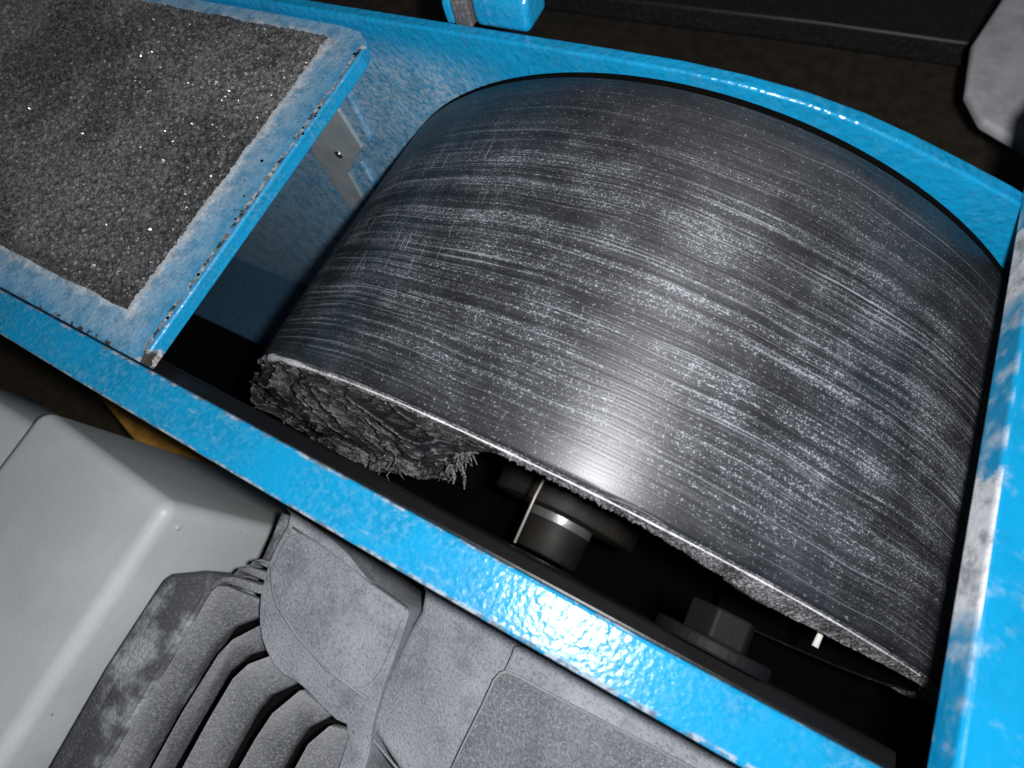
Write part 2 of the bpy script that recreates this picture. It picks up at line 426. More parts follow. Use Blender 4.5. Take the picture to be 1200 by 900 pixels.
def box(lo, hi, r=0.0, seg=2):
    bm = bmesh.new()
    bmesh.ops.create_cube(bm, size=1.0)
    for v in bm.verts:
        v.co = Vector([lo[i] + (v.co[i] + .5) * (hi[i] - lo[i]) for i in range(3)])
    bevel(bm, r, seg)
    return bm
def tube(pts, rad, sides=8):
    bm = bmesh.new(); P = [Vector(p) for p in pts]; rings = []
    for i, p in enumerate(P):
        d = (P[min(i + 1, len(P) - 1)] - P[max(i - 1, 0)]).normalized()
        s = d.cross(Vector((0.3, 0.2, 1))).normalized(); t = d.cross(s)
        r = rad(i / (len(P) - 1)) if callable(rad) else rad
        rings.append([bm.verts.new(p + (s * math.cos(k * 2 * math.pi / sides) + t * math.sin(k * 2 * math.pi / sides)) * r) for k in range(sides)])
    for a, b in zip(rings, rings[1:]):
        for k in range(sides):
            bm.faces.new((a[k], a[(k + 1) % sides], b[(k + 1) % sides], b[k]))
    bm.faces.new(rings[0]); bm.faces.new(list(reversed(rings[-1])))
    bmesh.ops.recalc_face_normals(bm, faces=bm.faces)
    return bm
def cyl(p0, p1, r, sides=48, bev=0.0):
    bm = bmesh.new()
    p0, p1 = Vector(p0), Vector(p1); d = (p1 - p0).normalized()
    s = d.orthogonal().normalized(); t = d.cross(s)
    A, B = [], []
    for k in range(sides):
        q = (s * math.cos(k * 2 * math.pi / sides) + t * math.sin(k * 2 * math.pi / sides)) * r
        A.append(bm.verts.new(p0 + q)); B.append(bm.verts.new(p1 + q))
    bm.faces.new(A); bm.faces.new(B)
    for k in range(sides): bm.faces.new((A[k], A[(k + 1) % sides], B[(k + 1) % sides], B[k]))
    bmesh.ops.recalc_face_normals(bm, faces=bm.faces)
    bevel(bm, bev, 2, 0.9)
    return bm

# ================================================================ SETTING
f = box((-9, -6, -3.4), (8, 9, -3.0)); struct(link("floor", f, M_FLOOR))

# ================================================================ BELT GRINDER
G = thing("belt_grinder", "blue hammered steel belt grinder with its black rubber drum bared and a black pad beside it", "grinder", (-0.3, 0.3, -1.35))
G['label'] = "blue belt grinder with exposed scuffed black drum and glittery graphite pad"

# far guard wall, upright, with a top that curves down past the drum
WTOP = [(-6.0, .786, .985), (-0.9, .786, .985), (-0.5, .786, .986), (-0.15, .786, .988), (.02, .786, .987), (.14, .786, .979), (.25, .786, .965),
        (.35, .786, .943), (.44, .786, .915), (.53, .786, .882), (.62, .786, .847), (.72, .786, .800), (.85, .786, .72)]
outline = WTOP + [(.85, .786, -1.285), (-6.0, .786, -1.285)]
bm = loop_slab(outline, (0, .030, 0), .006, 3, lambda e: all(v.co.z > 0 for v in e.verts) and abs(e.verts[0].co.y - e.verts[1].co.y) < 1e-4)
wall = link("guard_wall", bm, M_WALL, G)

# front rail, straight bar dipping slightly towards the drum side
RI = [(-6.0, -0.1489, 0.962), (-3.0, -0.1489, 0.962), (-1.6, -0.1489, 0.962), (-1.1, -0.1489, 0.962), (-0.85, -0.1481, 0.956), (-0.7, -0.1483, 0.956), (-0.55, -0.1484, 0.956), (-0.49, -0.1485, 0.956), (-0.43, -0.1486, 0.9556), (-0.37, -0.1487, 0.9545), (-0.31, -0.1488, 0.9528), (-0.25, -0.149, 0.9504), (-0.19, -0.1491, 0.9474), (-0.13, -0.1493, 0.9438), (-0.07, -0.1496, 0.9395), (-0.01, -0.1498, 0.9346), (0.05, -0.1501, 0.929), (0.11, -0.1504, 0.9228), (0.17, -0.1507, 0.916), (0.23, -0.151, 0.9085), (0.29, -0.1514, 0.9003), (0.35, -0.1518, 0.8916), (0.41, -0.1522, 0.8822), (0.47, -0.1526, 0.8721), (0.53, -0.1531, 0.8614), (0.59, -0.1535, 0.85), (0.65, -0.154, 0.8381), (0.71, -0.1545, 0.8254)]
RO = [(-6.0, -0.2327, 0.962), (-3.0, -0.2327, 0.962), (-1.6, -0.2327, 0.962), (-1.1, -0.2327, 0.962), (-0.85, -0.2344, 0.962), (-0.7, -0.2348, 0.962), (-0.55, -0.235, 0.962), (-0.49, -0.235, 0.962), (-0.43, -0.235, 0.9616), (-0.37, -0.2351, 0.9605), (-0.31, -0.2352, 0.9588), (-0.25, -0.2354, 0.9564), (-0.19, -0.2356, 0.9534), (-0.13, -0.2358, 0.9498), (-0.07, -0.2361, 0.9455), (-0.01, -0.2364, 0.9406), (0.05, -0.2367, 0.935), (0.11, -0.2371, 0.9288), (0.17, -0.2374, 0.922), (0.23, -0.2378, 0.9145), (0.29, -0.2381, 0.9063), (0.35, -0.2385, 0.8976), (0.41, -0.2388, 0.8882), (0.47, -0.2391, 0.8781), (0.53, -0.2395, 0.8674), (0.59, -0.2398, 0.856), (0.65, -0.24, 0.8441), (0.71, -0.2403, 0.8314)]
bm = bmesh.new()
top_i = [bm.verts.new(p) for p in RI]; top_o = [bm.verts.new(p) for p in RO]
bot_i = [bm.verts.new((p[0], p[1], p[2] - .09)) for p in RI]; bot_o = [bm.verts.new((p[0], p[1], p[2] - .09)) for p in RO]
nR = len(RI)
for i in range(nR - 1):
    bm.faces.new((top_i[i], top_i[i + 1], top_o[i + 1], top_o[i])); bm.faces.new((bot_i[i + 1], bot_i[i], bot_o[i], bot_o[i + 1]))
    bm.faces.new((top_i[i + 1], top_i[i], bot_i[i], bot_i[i + 1])); bm.faces.new((top_o[i], top_o[i + 1], bot_o[i + 1], bot_o[i]))
bm.faces.new((top_i[0], top_o[0], bot_o[0], bot_i[0])); bm.faces.new((top_o[-1], top_i[-1], bot_i[-1], bot_o[-1]))
bmesh.ops.recalc_face_normals(bm, faces=bm.faces)
bevel(bm, .006, 2, 0.9)
rail = link("front_rail", bm, M_RAIL, G)

# black inner lip below the rail with the hex bolt
LI = [(p[0], p[1] - .002, p[2] - .045) for p in RI]
LO = [(p[0], p[1] + .026, p[2] - .060) for p in RI]
bm = bmesh.new()
a = [bm.verts.new(p) for p in LI]; b = [bm.verts.new(p) for p in LO]
c = [bm.verts.new((p[0], p[1], p[2] - .5)) for p in LO]; d = [bm.verts.new((p[0], p[1], p[2] - .5)) for p in LI]
for i in range(nR - 1):
    bm.faces.new((a[i], b[i], b[i + 1], a[i + 1])); bm.faces.new((b[i], c[i], c[i + 1], b[i + 1]))
    bm.faces.new((c[i], d[i], d[i + 1], c[i + 1])); bm.faces.new((d[i], a[i], a[i + 1], d[i + 1]))
bmesh.ops.recalc_face_normals(bm, faces=bm.faces)
bevel(bm, .006, 2, 0.9)
link("inner_lip", bm, M_BLACK, G)
BX, BZ = 0.435, 0.80
wsh = link("washer", cyl((BX, -.128, BZ), (BX, -.108, BZ), .088, 40, .004), M_BOLT, G)
link("hex_bolt", cyl((BX, -.109, BZ + .01), (BX, -.062, BZ + .01), .052, 6, .004), M_BOLT, wsh)

# platen (table) with the graphite cloth
XE, XP, YA, YB, YI = -0.7108, -0.8235, -0.0616, 0.7281, -0.1489
ZP = .962
pl = [(-6.0, YI + .004, ZP), (XE, YI + .004, ZP), (XE, .70, ZP), (XE - .012, .745, ZP), (XE - .05, .772, ZP), (XE - .12, .780, ZP), (-6.0, .780, ZP)]
bm = loop_slab(pl, (0, 0, -.036), .005, 3)
# slight nicks along the free end
for v in bm.verts:
    if v.co.x > XE - .02:
        k = noise.noise(Vector((v.co.y * 31, v.co.z * 20, 3))) * .004
        v.co.x += k
platen = link("platen", bm, M_PLATEN, G)
# chipped end of the platen below the corner
bm = loop_slab([(XE - .003, YI + .003, ZP - .034), (XE + .004, YI + .055, ZP - .034), (XE + .004, YI + .055, ZP - .008), (XE - .002, YI + .003, ZP - .004)], (-.02, 0, 0), .002)
bm = bmesh.new()
NX, NY, CELL = 430, 200, .004
X0 = XP - NX * CELL
grid = []
for i in range(NX + 1):
    row = []
    for j in range(NY + 1):
        x = X0 + i * CELL; y = YA + (YB - YA) * j / NY
        e = min(i, NX - i, j, NY - j)
        p = Vector((x, y, 0))
        h = noise.noise(p * 60) * .0030 + noise.noise(p * 150) * .0020 + random.gauss(0, .0013) + noise.noise(p * 9) * .0015
        if e == 0:
            jit = noise.noise(p * 12) * .005
            x += jit if i in (0, NX) else 0; y += jit if j in (0, NY) else 0
        row.append(bm.verts.new((x + random.uniform(-.001, .001), y + random.uniform(-.001, .001), ZP + .008 + h)))
    grid.append(row)
for i in range(NX):
    for j in range(NY):
        A, B, Cc, D = grid[i][j], grid[i + 1][j], grid[i + 1][j + 1], grid[i][j + 1]
        if (i + j) & 1: bm.faces.new((A, B, Cc)); bm.faces.new((A, Cc, D))
        else: bm.faces.new((A, B, D)); bm.faces.new((B, Cc, D))
rim = [grid[i][0] for i in range(NX)] + [grid[NX][j] for j in range(NY)] + [grid[i][NY] for i in range(NX, 0, -1)] + [grid[0][j] for j in range(NY, 0, -1)]
low = [bm.verts.new((v.co.x, v.co.y, ZP - .002)) for v in rim]
for k in range(len(rim)):
    fq = bm.faces.new((rim[(k + 1) % len(rim)], rim[k], low[k], low[(k + 1) % len(rim)])); fq.material_index = 1
pad = link("graphite_pad", bm, M_PAD, platen); pad.data.materials.append(M_SEAM)

# loose grit along the platen edge
bm = bmesh.new()
for _ in range(34):
    t = random.random() ** .8
    y = YI + .02 + t * .85
    x = XE - abs(random.gauss(0, .028)) - .003
    r = random.choice([.0012, .0016, .0022, .0034]) * random.uniform(.8, 1.2)
    q = bmesh.ops.create_icosphere(bm, subdivisions=1, radius=r)
    for v in q['verts']:
        v.co = Vector((v.co.x * random.uniform(.7, 1.3), v.co.y * random.uniform(.7, 1.5), v.co.z * .7)) + Vector((x, y, ZP + r * .3))
gr = link("grit", bm, M_VOID, platen); gr['kind'] = 'stuff'

# stepped plate on the inside of the far wall, behind the platen
BO = [(-0.9431, 0.77, 0.7768), (-0.9366, 0.77, 0.7319), (-0.9563, 0.77, 0.5574), (-1.0677, 0.77, 0.4334), (-1.0763, 0.77, 0.3238), (-1.1058, 0.77, 0.2339), (-1.4296, 0.77, -0.0564), (-1.4468, 0.77, 0.3174), (-1.07, 0.77, 0.715)]
bm = loop_slab(BO, (0, .017, 0), .004, 2); bo = link("wall_boss", bm, M_WALL, G)
BG = [(-1.0184, 0.758, 0.6939), (-1.0037, 0.758, 0.6752), (-1.0006, 0.758, 0.5279), (-1.1614, 0.758, 0.362), (-1.1808, 0.758, 0.2205), (-1.3142, 0.758, 0.0864), (-1.2895, 0.758, 0.4372), (-1.1323, 0.758, 0.6144)]
bm = loop_slab(BG, (0, .013, 0), .002, 1); bk = link("stay_plate", bm, M_BRACKET, bo)
sp = [(-1.1395, 0.756, 0.4628)][0]
bm = bmesh.new(); bmesh.ops.create_uvsphere(bm, u_segments=16, v_segments=8, radius=.016)
for v in bm.verts: v.co = Vector((v.co.x, v.co.y * .5, v.co.z)) + Vector(sp)
link("screw", bm, M_SCREW, bk, True)

# trough floor under the belt gap, ended where the shade begins
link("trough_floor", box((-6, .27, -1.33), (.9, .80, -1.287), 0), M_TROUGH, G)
link("trough_shade", box((-6, -.6, -2.2), (2.0, .9, -2.15), 0), M_VOID, G)  # near-black sheet stands in for the shade past the trough floor

# lug on the outside of the far wall
def capsule(x0, x1, y0, y1, z0, zs, zt, seg=12):
    pr = [(y0, z0), (y0, zs)]
    for k in range(1, seg):
        a = math.pi * k / seg
        pr.append(((y0 + y1) / 2 - math.cos(a) * (y1 - y0) / 2, zs + math.sin(a) * (zt - zs)))
    pr += [(y1, zs), (y1, z0)]
    return [(x0, y, z) for y, z in pr], (x1 - x0, 0, 0)
P, o_ = capsule(-.455, -.318, .822, .91, .977, 1.02, 1.065); lug = link("guard_lug", loop_slab(P, o_, .016, 4), M_LUG, G)
P, o_ = capsule(-.506, -.462, .820, .908, .975, 1.015, 1.06); link("rubber_band", loop_slab(P, o_, .004, 2), M_LUGDARK, lug)
P, o_ = capsule(-.530, -.510, .821, .90, .977, 1.01, 1.05); link("lug_end", loop_slab(P, o_, .004, 2), M_LUG, lug)

# end cover on the right
def cov(y, up):
    t = (.786 - y) / .904
    return Vector((.640 + .054 * t + up * .1, y, .840 + .050 * t + up))
ys = [1.0, .786, .5, .2, -.118, -.35, -.7]
bm = bmesh.new()
sec = []
for y in ys:
    e1, e2 = cov(y, 0), cov(y, .058)
    sec.append([bm.verts.new(e1), bm.verts.new(e2), bm.verts.new(e2 + Vector((.9, 0, -.02))), bm.verts.new(e1 + Vector((.9, 0, -.02)))])
for s0, s1 in zip(sec, sec[1:]):
    for k in range(4): bm.faces.new((s0[k], s0[(k + 1) % 4], s1[(k + 1) % 4], s1[k]))
bm.faces.new(sec[0]); bm.faces.new(list(reversed(sec[-1])))
bmesh.ops.recalc_face_normals(bm, faces=bm.faces)
bevel(bm, .007, 3, 0.9)
link("end_cover", bm, M_COVER, G)

# ---------------------------------------------------------------- the drum
W_ = .756
bm = bmesh.new()
uvl = bm.loops.layers.uv.new("UVMap")
prof = [(.962, .0), (.9985, .004), (1.0, .010)] + [(1.0 - .0195 * (k / 16) ** 1.6, .010 + (W_ - .016) * k / 16) for k in range(1, 17)] + [(.972, W_), (.90, W_)]
NT = 200
t0 = math.radians(-135)
rows = []
for k in range(NT + 1):
    th = t0 + k * math.radians(270) / NT
    rows.append([(bm.verts.new((r * math.sin(th), y, r * math.cos(th))), th, y) for r, y in prof])
for a, b in zip(rows, rows[1:]):
    for i in range(len(prof) - 1):
        q = (a[i], a[i + 1], b[i + 1], b[i])
        fc = bm.faces.new([x[0] for x in q])
        for l, x in zip(fc.loops, q): l[uvl].uv = (x[1], x[2])
bmesh.ops.recalc_face_normals(bm, faces=bm.faces)
if sum(fc.normal.dot(fc.calc_center_median()) for fc in bm.faces) < 0: bmesh.ops.reverse_faces(bm, faces=bm.faces)
drum = link("contact_drum", bm, M_DRUM, G, True)
# ragged near end face
bm = bmesh.new()
ri = []; ro = []; rb = []
NE = 900
for k in range(NE + 1):
    th = math.radians(-62) + k * math.radians(150) / NE
    w1 = .952 - .055 * max(0.0, min(1.0, (math.degrees(th) - 18) / 18)) + .022 * noise.noise(Vector((th * 6, 1, 0))) + .012 * noise.noise(Vector((th * 60, 2, 0))) + random.uniform(-.003, .003)
    fade = max(0.0, min(1.0, (math.radians(58) - th) / .5)); w1 += (1 - fade) * .05
    y1 = -.020 * fade * max(.25, min(1.0, (math.degrees(th) - 12) / 18)) - .002 + random.uniform(-.003, .002)
    ro.append(bm.verts.new((.996 * math.sin(th), .001, .996 * math.cos(th))))
    wm = (w1 + .996) / 2; rb.append(bm.verts.new((wm * math.sin(th), y1 - .004, wm * math.cos(th))))
    ri.append(bm.verts.new((w1 * math.sin(th), y1, w1 * math.cos(th))))
for k in range(NE):
    bm.faces.new((ro[k], ro[k + 1], rb[k + 1], rb[k])); bm.faces.new((rb[k], rb[k + 1], ri[k + 1], ri[k]))
bmesh.ops.recalc_face_normals(bm, faces=bm.faces)
link("end_face", bm, M_EDGE, drum)
# fine pale edge lip along the near rim
def rimpt(deg, r, y):
    a = math.radians(deg); return (r * math.sin(a), y, r * math.cos(a))
pts = [rimpt(-61 + i * .75, .992 + .006 * math.sin(i * .21) * (1 if i < 55 else .2), -.004 - .006 * max(0, 1 - i / 70)) for i in range(0, 150)]
link("rim_lip", tube(pts, lambda t: max(.0016, .0165 * math.sin(min(1, t * 5) * math.pi / 2) * (1 - t / .45) if t < .45 else 0) * (1 + .25 * math.sin(t * 90)), 8), M_LIP, drum, True)
# torn piece of rubber hanging out under the rim
low = [(-0.7797, -0.0426, 0.6), (-0.7489, -0.0897, 0.6), (-0.6809, -0.1114, 0.62), (-0.5428, -0.1171, 0.65), (-0.4234, -0.1164, 0.68), (-0.3335, -0.1185, 0.71), (-0.239, -0.1133, 0.74), (-0.1659, -0.0952, 0.78), (-0.1161, -0.0884, 0.81), (-0.0652, -0.0759, 0.85), (-0.0323, -0.0449, 0.9), (-0.0028, -0.0135, 0.955)]
NU, NV = 190, 76
def lerp_path(P, t):
    x = t * (len(P) - 1); i = min(int(x), len(P) - 2); return Vector(P[i]).lerp(Vector(P[i + 1]), x - i)
def chunk(u, v):
    top = Vector(rimpt(-57 + 60 * u ** .93, .975, -.006))
    bot = lerp_path(low, u)
    p = top.lerp(bot, v)
    bulge = math.sin(math.pi * min(1, v * 1.15)) * .045
    q = Vector((u * 9 + .25 * noise.noise(Vector((u * 5, v * 3, 7))), v * 3.2, 1))
    fold = (1 - abs(noise.noise(q)) * 2.2) ** 3 * .030 if abs(noise.noise(q)) < .45 else 0.0
    q2 = Vector((u * 26, v * 9 + u * 8, 5))
    fold2 = max(0.0, 1 - abs(noise.noise(q2)) * 2.4) ** 2 * .012
    n1 = noise.noise(Vector((u * 6, v * 3, 1))) * .030 + fold + fold2 + noise.noise(Vector((u * 75, v * 30, 9))) * .0035
    hole = math.exp(-(((u - .17) / .05) ** 2 + ((v - .45) / .20) ** 2)) * .13
    rr = math.hypot((u - .60) / .20, (v - .52) / .42)
    ring = math.exp(-((rr - 1) / .10) ** 2) * .016 - math.exp(-(rr / .5) ** 2) * .014
    fl = math.sin((u * 34 - v * 7)) * .006 * math.exp(-(((u - .33) / .08) ** 2))
    edge = math.exp(-((v - .97) / .05) ** 2) * .012
    k = min(1.0, u / .13)
    return p + Vector((.1, -.25, 1)).normalized() * ((bulge + n1 + ring + fl + edge) * (.04 + .96 * k) - hole * k)
bm = bmesh.new()
gv = [[bm.verts.new(chunk(i / NU, min(1.0, j / NV * (1.0 + .05 * noise.noise(Vector((i * .3, 0, 4))) + .04 * noise.noise(Vector((i * 1.3, 2, 4))))))) for j in range(NV + 1)] for i in range(NU + 1)]
for i in range(NU):
    for j in range(NV): bm.faces.new((gv[i][j], gv[i + 1][j], gv[i + 1][j + 1], gv[i][j + 1]))
back = bmesh.ops.extrude_face_region(bm, geom=list(bm.faces))
for v in [g for g in back['geom'] if isinstance(g, bmesh.types.BMVert)]: v.co += Vector((0, .02, -.05))
bmesh.ops.recalc_face_normals(bm, faces=bm.faces)
torn = link("torn_rubber", bm, M_TORN, drum, True)
# frayed fibres on its free end
bm = bmesh.new()
def add_tube(bm, pts, rad, sides=5):
    t = tube(pts, rad, sides); me = bpy.data.meshes.new("tmp"); t.to_mesh(me); t.free(); bm.from_mesh(me); bpy.data.meshes.remove(me)
for i in range(150):
    u = random.choice([random.uniform(.86, 1.0), random.uniform(.0, 1.0), random.uniform(0, .04)]); v = random.uniform(.7, 1.0) if u > .06 else random.uniform(.0, 1)
    p = chunk(u, v); L = random.uniform(.008, .026)
    dr = Vector((random.uniform(-.3, .6), random.uniform(-.9, -.1), random.uniform(-.8, .2))).normalized()
    k = Vector((random.uniform(-1, 1), random.uniform(-1, 1), random.uniform(-1, 1))) * L * .25
    add_tube(bm, [p, p + dr * L * .5 + k, p + dr * L], lambda t: .0015 * (1 - .8 * t) + .0003, 4)
for (u, v, dx, dy, dz) in ((.93, .98, .02, -.035, -.03), (.90, .98, .015, -.022, -.01)):
    p = chunk(u, v); add_tube(bm, [p, p + Vector((dx, dy, dz)) * .5 + Vector((.006, 0, 0)), p + Vector((dx, dy, dz))], lambda t: .0042 * (1 - .85 * t) + .0004, 5)
fr = link("frayed_fibre", bm, M_TORN, torn); fr['kind'] = 'stuff'
# hub, web and shaft in the hollow drum, light and shade painted in
link("hub", cyl((0.0, .012, 0.0), (0.0, .72, 0.0), .235, 64, .006), M_DULL, drum, True)
link("lit_shaft_end", cyl((0, -.014, 0.0), (0, .1, 0.0), .106, 48, .002), M_STEEL, drum, True)  # added ring that paints the lit end of the shaft
link("shaft", cyl((0, -.115, 0.0), (0, .1, 0.0), .1035, 48, .008), M_DULL, drum, True)  # dark tone paints the shade along the rest of the shaft
link("drum_shade_web", cyl((0, .16, 0), (0, .19, 0), .955, 96), M_VOID, drum)  # near-black disc paints the dark of the drum's inside
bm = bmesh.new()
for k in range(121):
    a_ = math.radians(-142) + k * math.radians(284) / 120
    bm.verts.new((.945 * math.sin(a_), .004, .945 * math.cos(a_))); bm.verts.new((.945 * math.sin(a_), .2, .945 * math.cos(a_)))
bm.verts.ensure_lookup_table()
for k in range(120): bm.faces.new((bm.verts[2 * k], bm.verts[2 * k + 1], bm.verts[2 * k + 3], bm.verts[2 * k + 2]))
link("drum_shade_liner", bm, M_VOID, drum)  # added lining that paints the shade inside the shell
link("far_rim_shade", cyl((0, W_ + .001, 0), (0, W_ + .010, 0), .9795, 160), M_VOID, drum)  # added black disc, paints the shadow line behind the far rim
W1 = [(0.0417, 0.0288, 0.62), (0.0404, -0.01, 0.62), (0.0439, -0.1177, 0.62)]
link("wire", tube(W1, .0035, 6), M_WIRE, drum, True)
TH = [(0.6004, 0.0039, 0.66), (0.6031, -0.0144, 0.66), (0.601, -0.0396, 0.66)]
link("loose_thread", tube(TH, lambda t: .0045 + .0015 * t, 6), M_THREAD, drum, True)

# ================================================================ ELECTRIC MOTOR
MO = thing("electric_motor", "dusty dark grey cast motor with fins and light grey terminal box below the blue rail", "motor", (-.6, -.7, -1.4))
ZM = .45
def mslab(name, pts, depth, mat, r=.012, seg=3, it=0, parent=MO, smooth=True):
    if it: pts = smooth_loop(pts, it)
    bm = loop_slab(pts, (0, 0, -depth), r, seg)
    o = link(name, bm, mat, parent, True)
    for p in o.data.polygons: p.use_smooth = True
    o.data.set_sharp_from_angle(angle=math.radians(40))
    return o
# body under everything, blackened to paint the shade in the fin slots
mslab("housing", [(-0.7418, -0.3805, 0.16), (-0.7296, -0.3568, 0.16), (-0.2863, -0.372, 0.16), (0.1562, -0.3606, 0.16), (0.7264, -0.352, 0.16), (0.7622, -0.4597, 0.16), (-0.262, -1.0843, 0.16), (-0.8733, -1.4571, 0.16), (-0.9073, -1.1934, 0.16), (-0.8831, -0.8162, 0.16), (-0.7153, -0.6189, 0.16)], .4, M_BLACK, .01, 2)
# right hand end bell with sunk panel
eb = mslab("end_bell", [(-0.3631, -0.2373, 0.42), (-0.1561, -0.3142, 0.42), (-0.1398, -0.3623, 0.42), (-0.1431, -0.4151, 0.42), (-0.1353, -0.6256, 0.42), (-0.029, -0.6615, 0.42), (0.0859, -0.7065, 0.42), (0.2889, -0.6182, 0.42), (0.8119, -0.3022, 0.42), (0.6212, -0.2898, 0.42), (0.1597, -0.275, 0.42), (-0.1808, -0.2599, 0.42)], .35, M_MOTOR, .02, 4)
mslab("bell_step", [(0.1012, -0.3004, 0.455), (0.1099, -0.3424, 0.455), (0.1027, -0.4594, 0.455), (0.0893, -0.5984, 0.455), (0.0845, -0.679, 0.455), (0.145, -0.7093, 0.455), (0.803, -0.3099, 0.455), (0.7888, -0.2596, 0.455), (0.6159, -0.292, 0.455), (0.3909, -0.2913, 0.455)], .05, M_MOTOR, .03, 5, 2, parent=eb)
mslab("bell_panel", [(0.0978, -0.3754, 0.459), (0.1139, -0.3647, 0.459), (0.2074, -0.3584, 0.459), (0.4129, -0.3438, 0.459), (0.5486, -0.3349, 0.459), (0.7076, -0.3367, 0.459), (0.1145, -0.7264, 0.459), (0.0954, -0.6285, 0.459), (0.0962, -0.5278, 0.459), (0.0987, -0.4499, 0.459)], .03, M_PANELM, .010, 3, 2, parent=eb)
# middle saddle with its arc
sd = mslab("saddle", [(-0.6197, -0.309, 0.44), (-0.57, -0.3253, 0.44), (-0.5675, -0.431, 0.44), (-0.5418, -0.5118, 0.44), (-0.5052, -0.5701, 0.44), (-0.4558, -0.6143, 0.44), (-0.382, -0.6425, 0.44), (-0.3113, -0.6327, 0.44), (-0.2067, -0.6525, 0.44), (-0.152, -0.6429, 0.44), (-0.1337, -0.732, 0.44), (-0.1197, -0.8052, 0.44), (-0.162, -0.9184, 0.44), (-0.0515, -0.851, 0.44), (-0.0766, -0.6897, 0.44), (-0.1207, -0.5926, 0.44), (-0.1501, -0.3802, 0.44), (-0.1677, -0.3681, 0.44), (-0.2612, -0.3685, 0.44), (-0.4007, -0.3249, 0.44), (-0.5261, -0.3141, 0.44)], .3, M_MOTOR, .012, 3, 1)
mslab("saddle_crown", [(-0.5545, -0.3439, 0.45), (-0.5396, -0.4603, 0.45), (-0.5157, -0.4874, 0.45), (-0.4652, -0.5224, 0.45), (-0.3798, -0.5518, 0.45), (-0.2714, -0.573, 0.45), (-0.144, -0.5749, 0.45), (-0.162, -0.3778, 0.45), (-0.1679, -0.3682, 0.45), (-0.2784, -0.3622, 0.45), (-0.4213, -0.3477, 0.45)], .04, M_MOTOR, .008, 3, 2, parent=sd)
# cover plate beside the terminal box
cp = mslab("cover_plate", [(-0.7875, -1.216, 0.46), (-0.8118, -0.8678, 0.46), (-0.8082, -0.6486, 0.46), (-0.8074, -0.6196, 0.46), (-0.7928, -0.5978, 0.46), (-0.6895, -0.5363, 0.46), (-0.6611, -0.5735, 0.46), (-0.6571, -0.6083, 0.46), (-0.6568, -0.7619, 0.46), (-0.6591, -0.9052, 0.46), (-0.6636, -1.0938, 0.46), (-0.6663, -1.1999, 0.46)], .2, M_MCOVER, .016, 3)
mslab("raised_field", [(-0.7365, -1.1248, 0.468), (-0.7532, -0.846, 0.468), (-0.7665, -0.6463, 0.468), (-0.7643, -0.6264, 0.468), (-0.7531, -0.609, 0.468), (-0.686, -0.5725, 0.468), (-0.6684, -0.6004, 0.468), (-0.6679, -0.7607, 0.468), (-0.665, -0.9153, 0.468), (-0.6662, -1.064, 0.468), (-0.6672, -1.1414, 0.468)], .02, M_MCOVER, .003, 2, parent=cp)
# pale dusty casting seams
for pts in ([(-0.5455, -0.4538, 0.449), (-0.5079, -0.4948, 0.449), (-0.4658, -0.5227, 0.449), (-0.3804, -0.5521, 0.449), (-0.2718, -0.5734, 0.449), (-0.1443, -0.5752, 0.449)],
            [(0.0957, -0.6372, 0.458), (0.0961, -0.5281, 0.458), (0.0986, -0.4502, 0.458), (0.0978, -0.3964, 0.458), (0.1034, -0.3782, 0.458), (0.1153, -0.3679, 0.458), (0.1351, -0.3647, 0.458), (0.2087, -0.3614, 0.458), (0.4141, -0.3467, 0.458), (0.5498, -0.3377, 0.458)],
            [(-0.548, -0.3455, 0.449), (-0.4206, -0.3496, 0.449), (-0.2778, -0.3641, 0.449), (-0.1673, -0.37, 0.449)],
            [(-0.1356, -0.626, 0.419), (-0.0972, -0.6466, 0.419), (-0.0292, -0.6619, 0.419), (0.0134, -0.67, 0.419)]):
    link("casting_seam", tube([(p[0], p[1], p[2] - .001) for p in pts], .0030, 6), M_SEAM, MO, True)
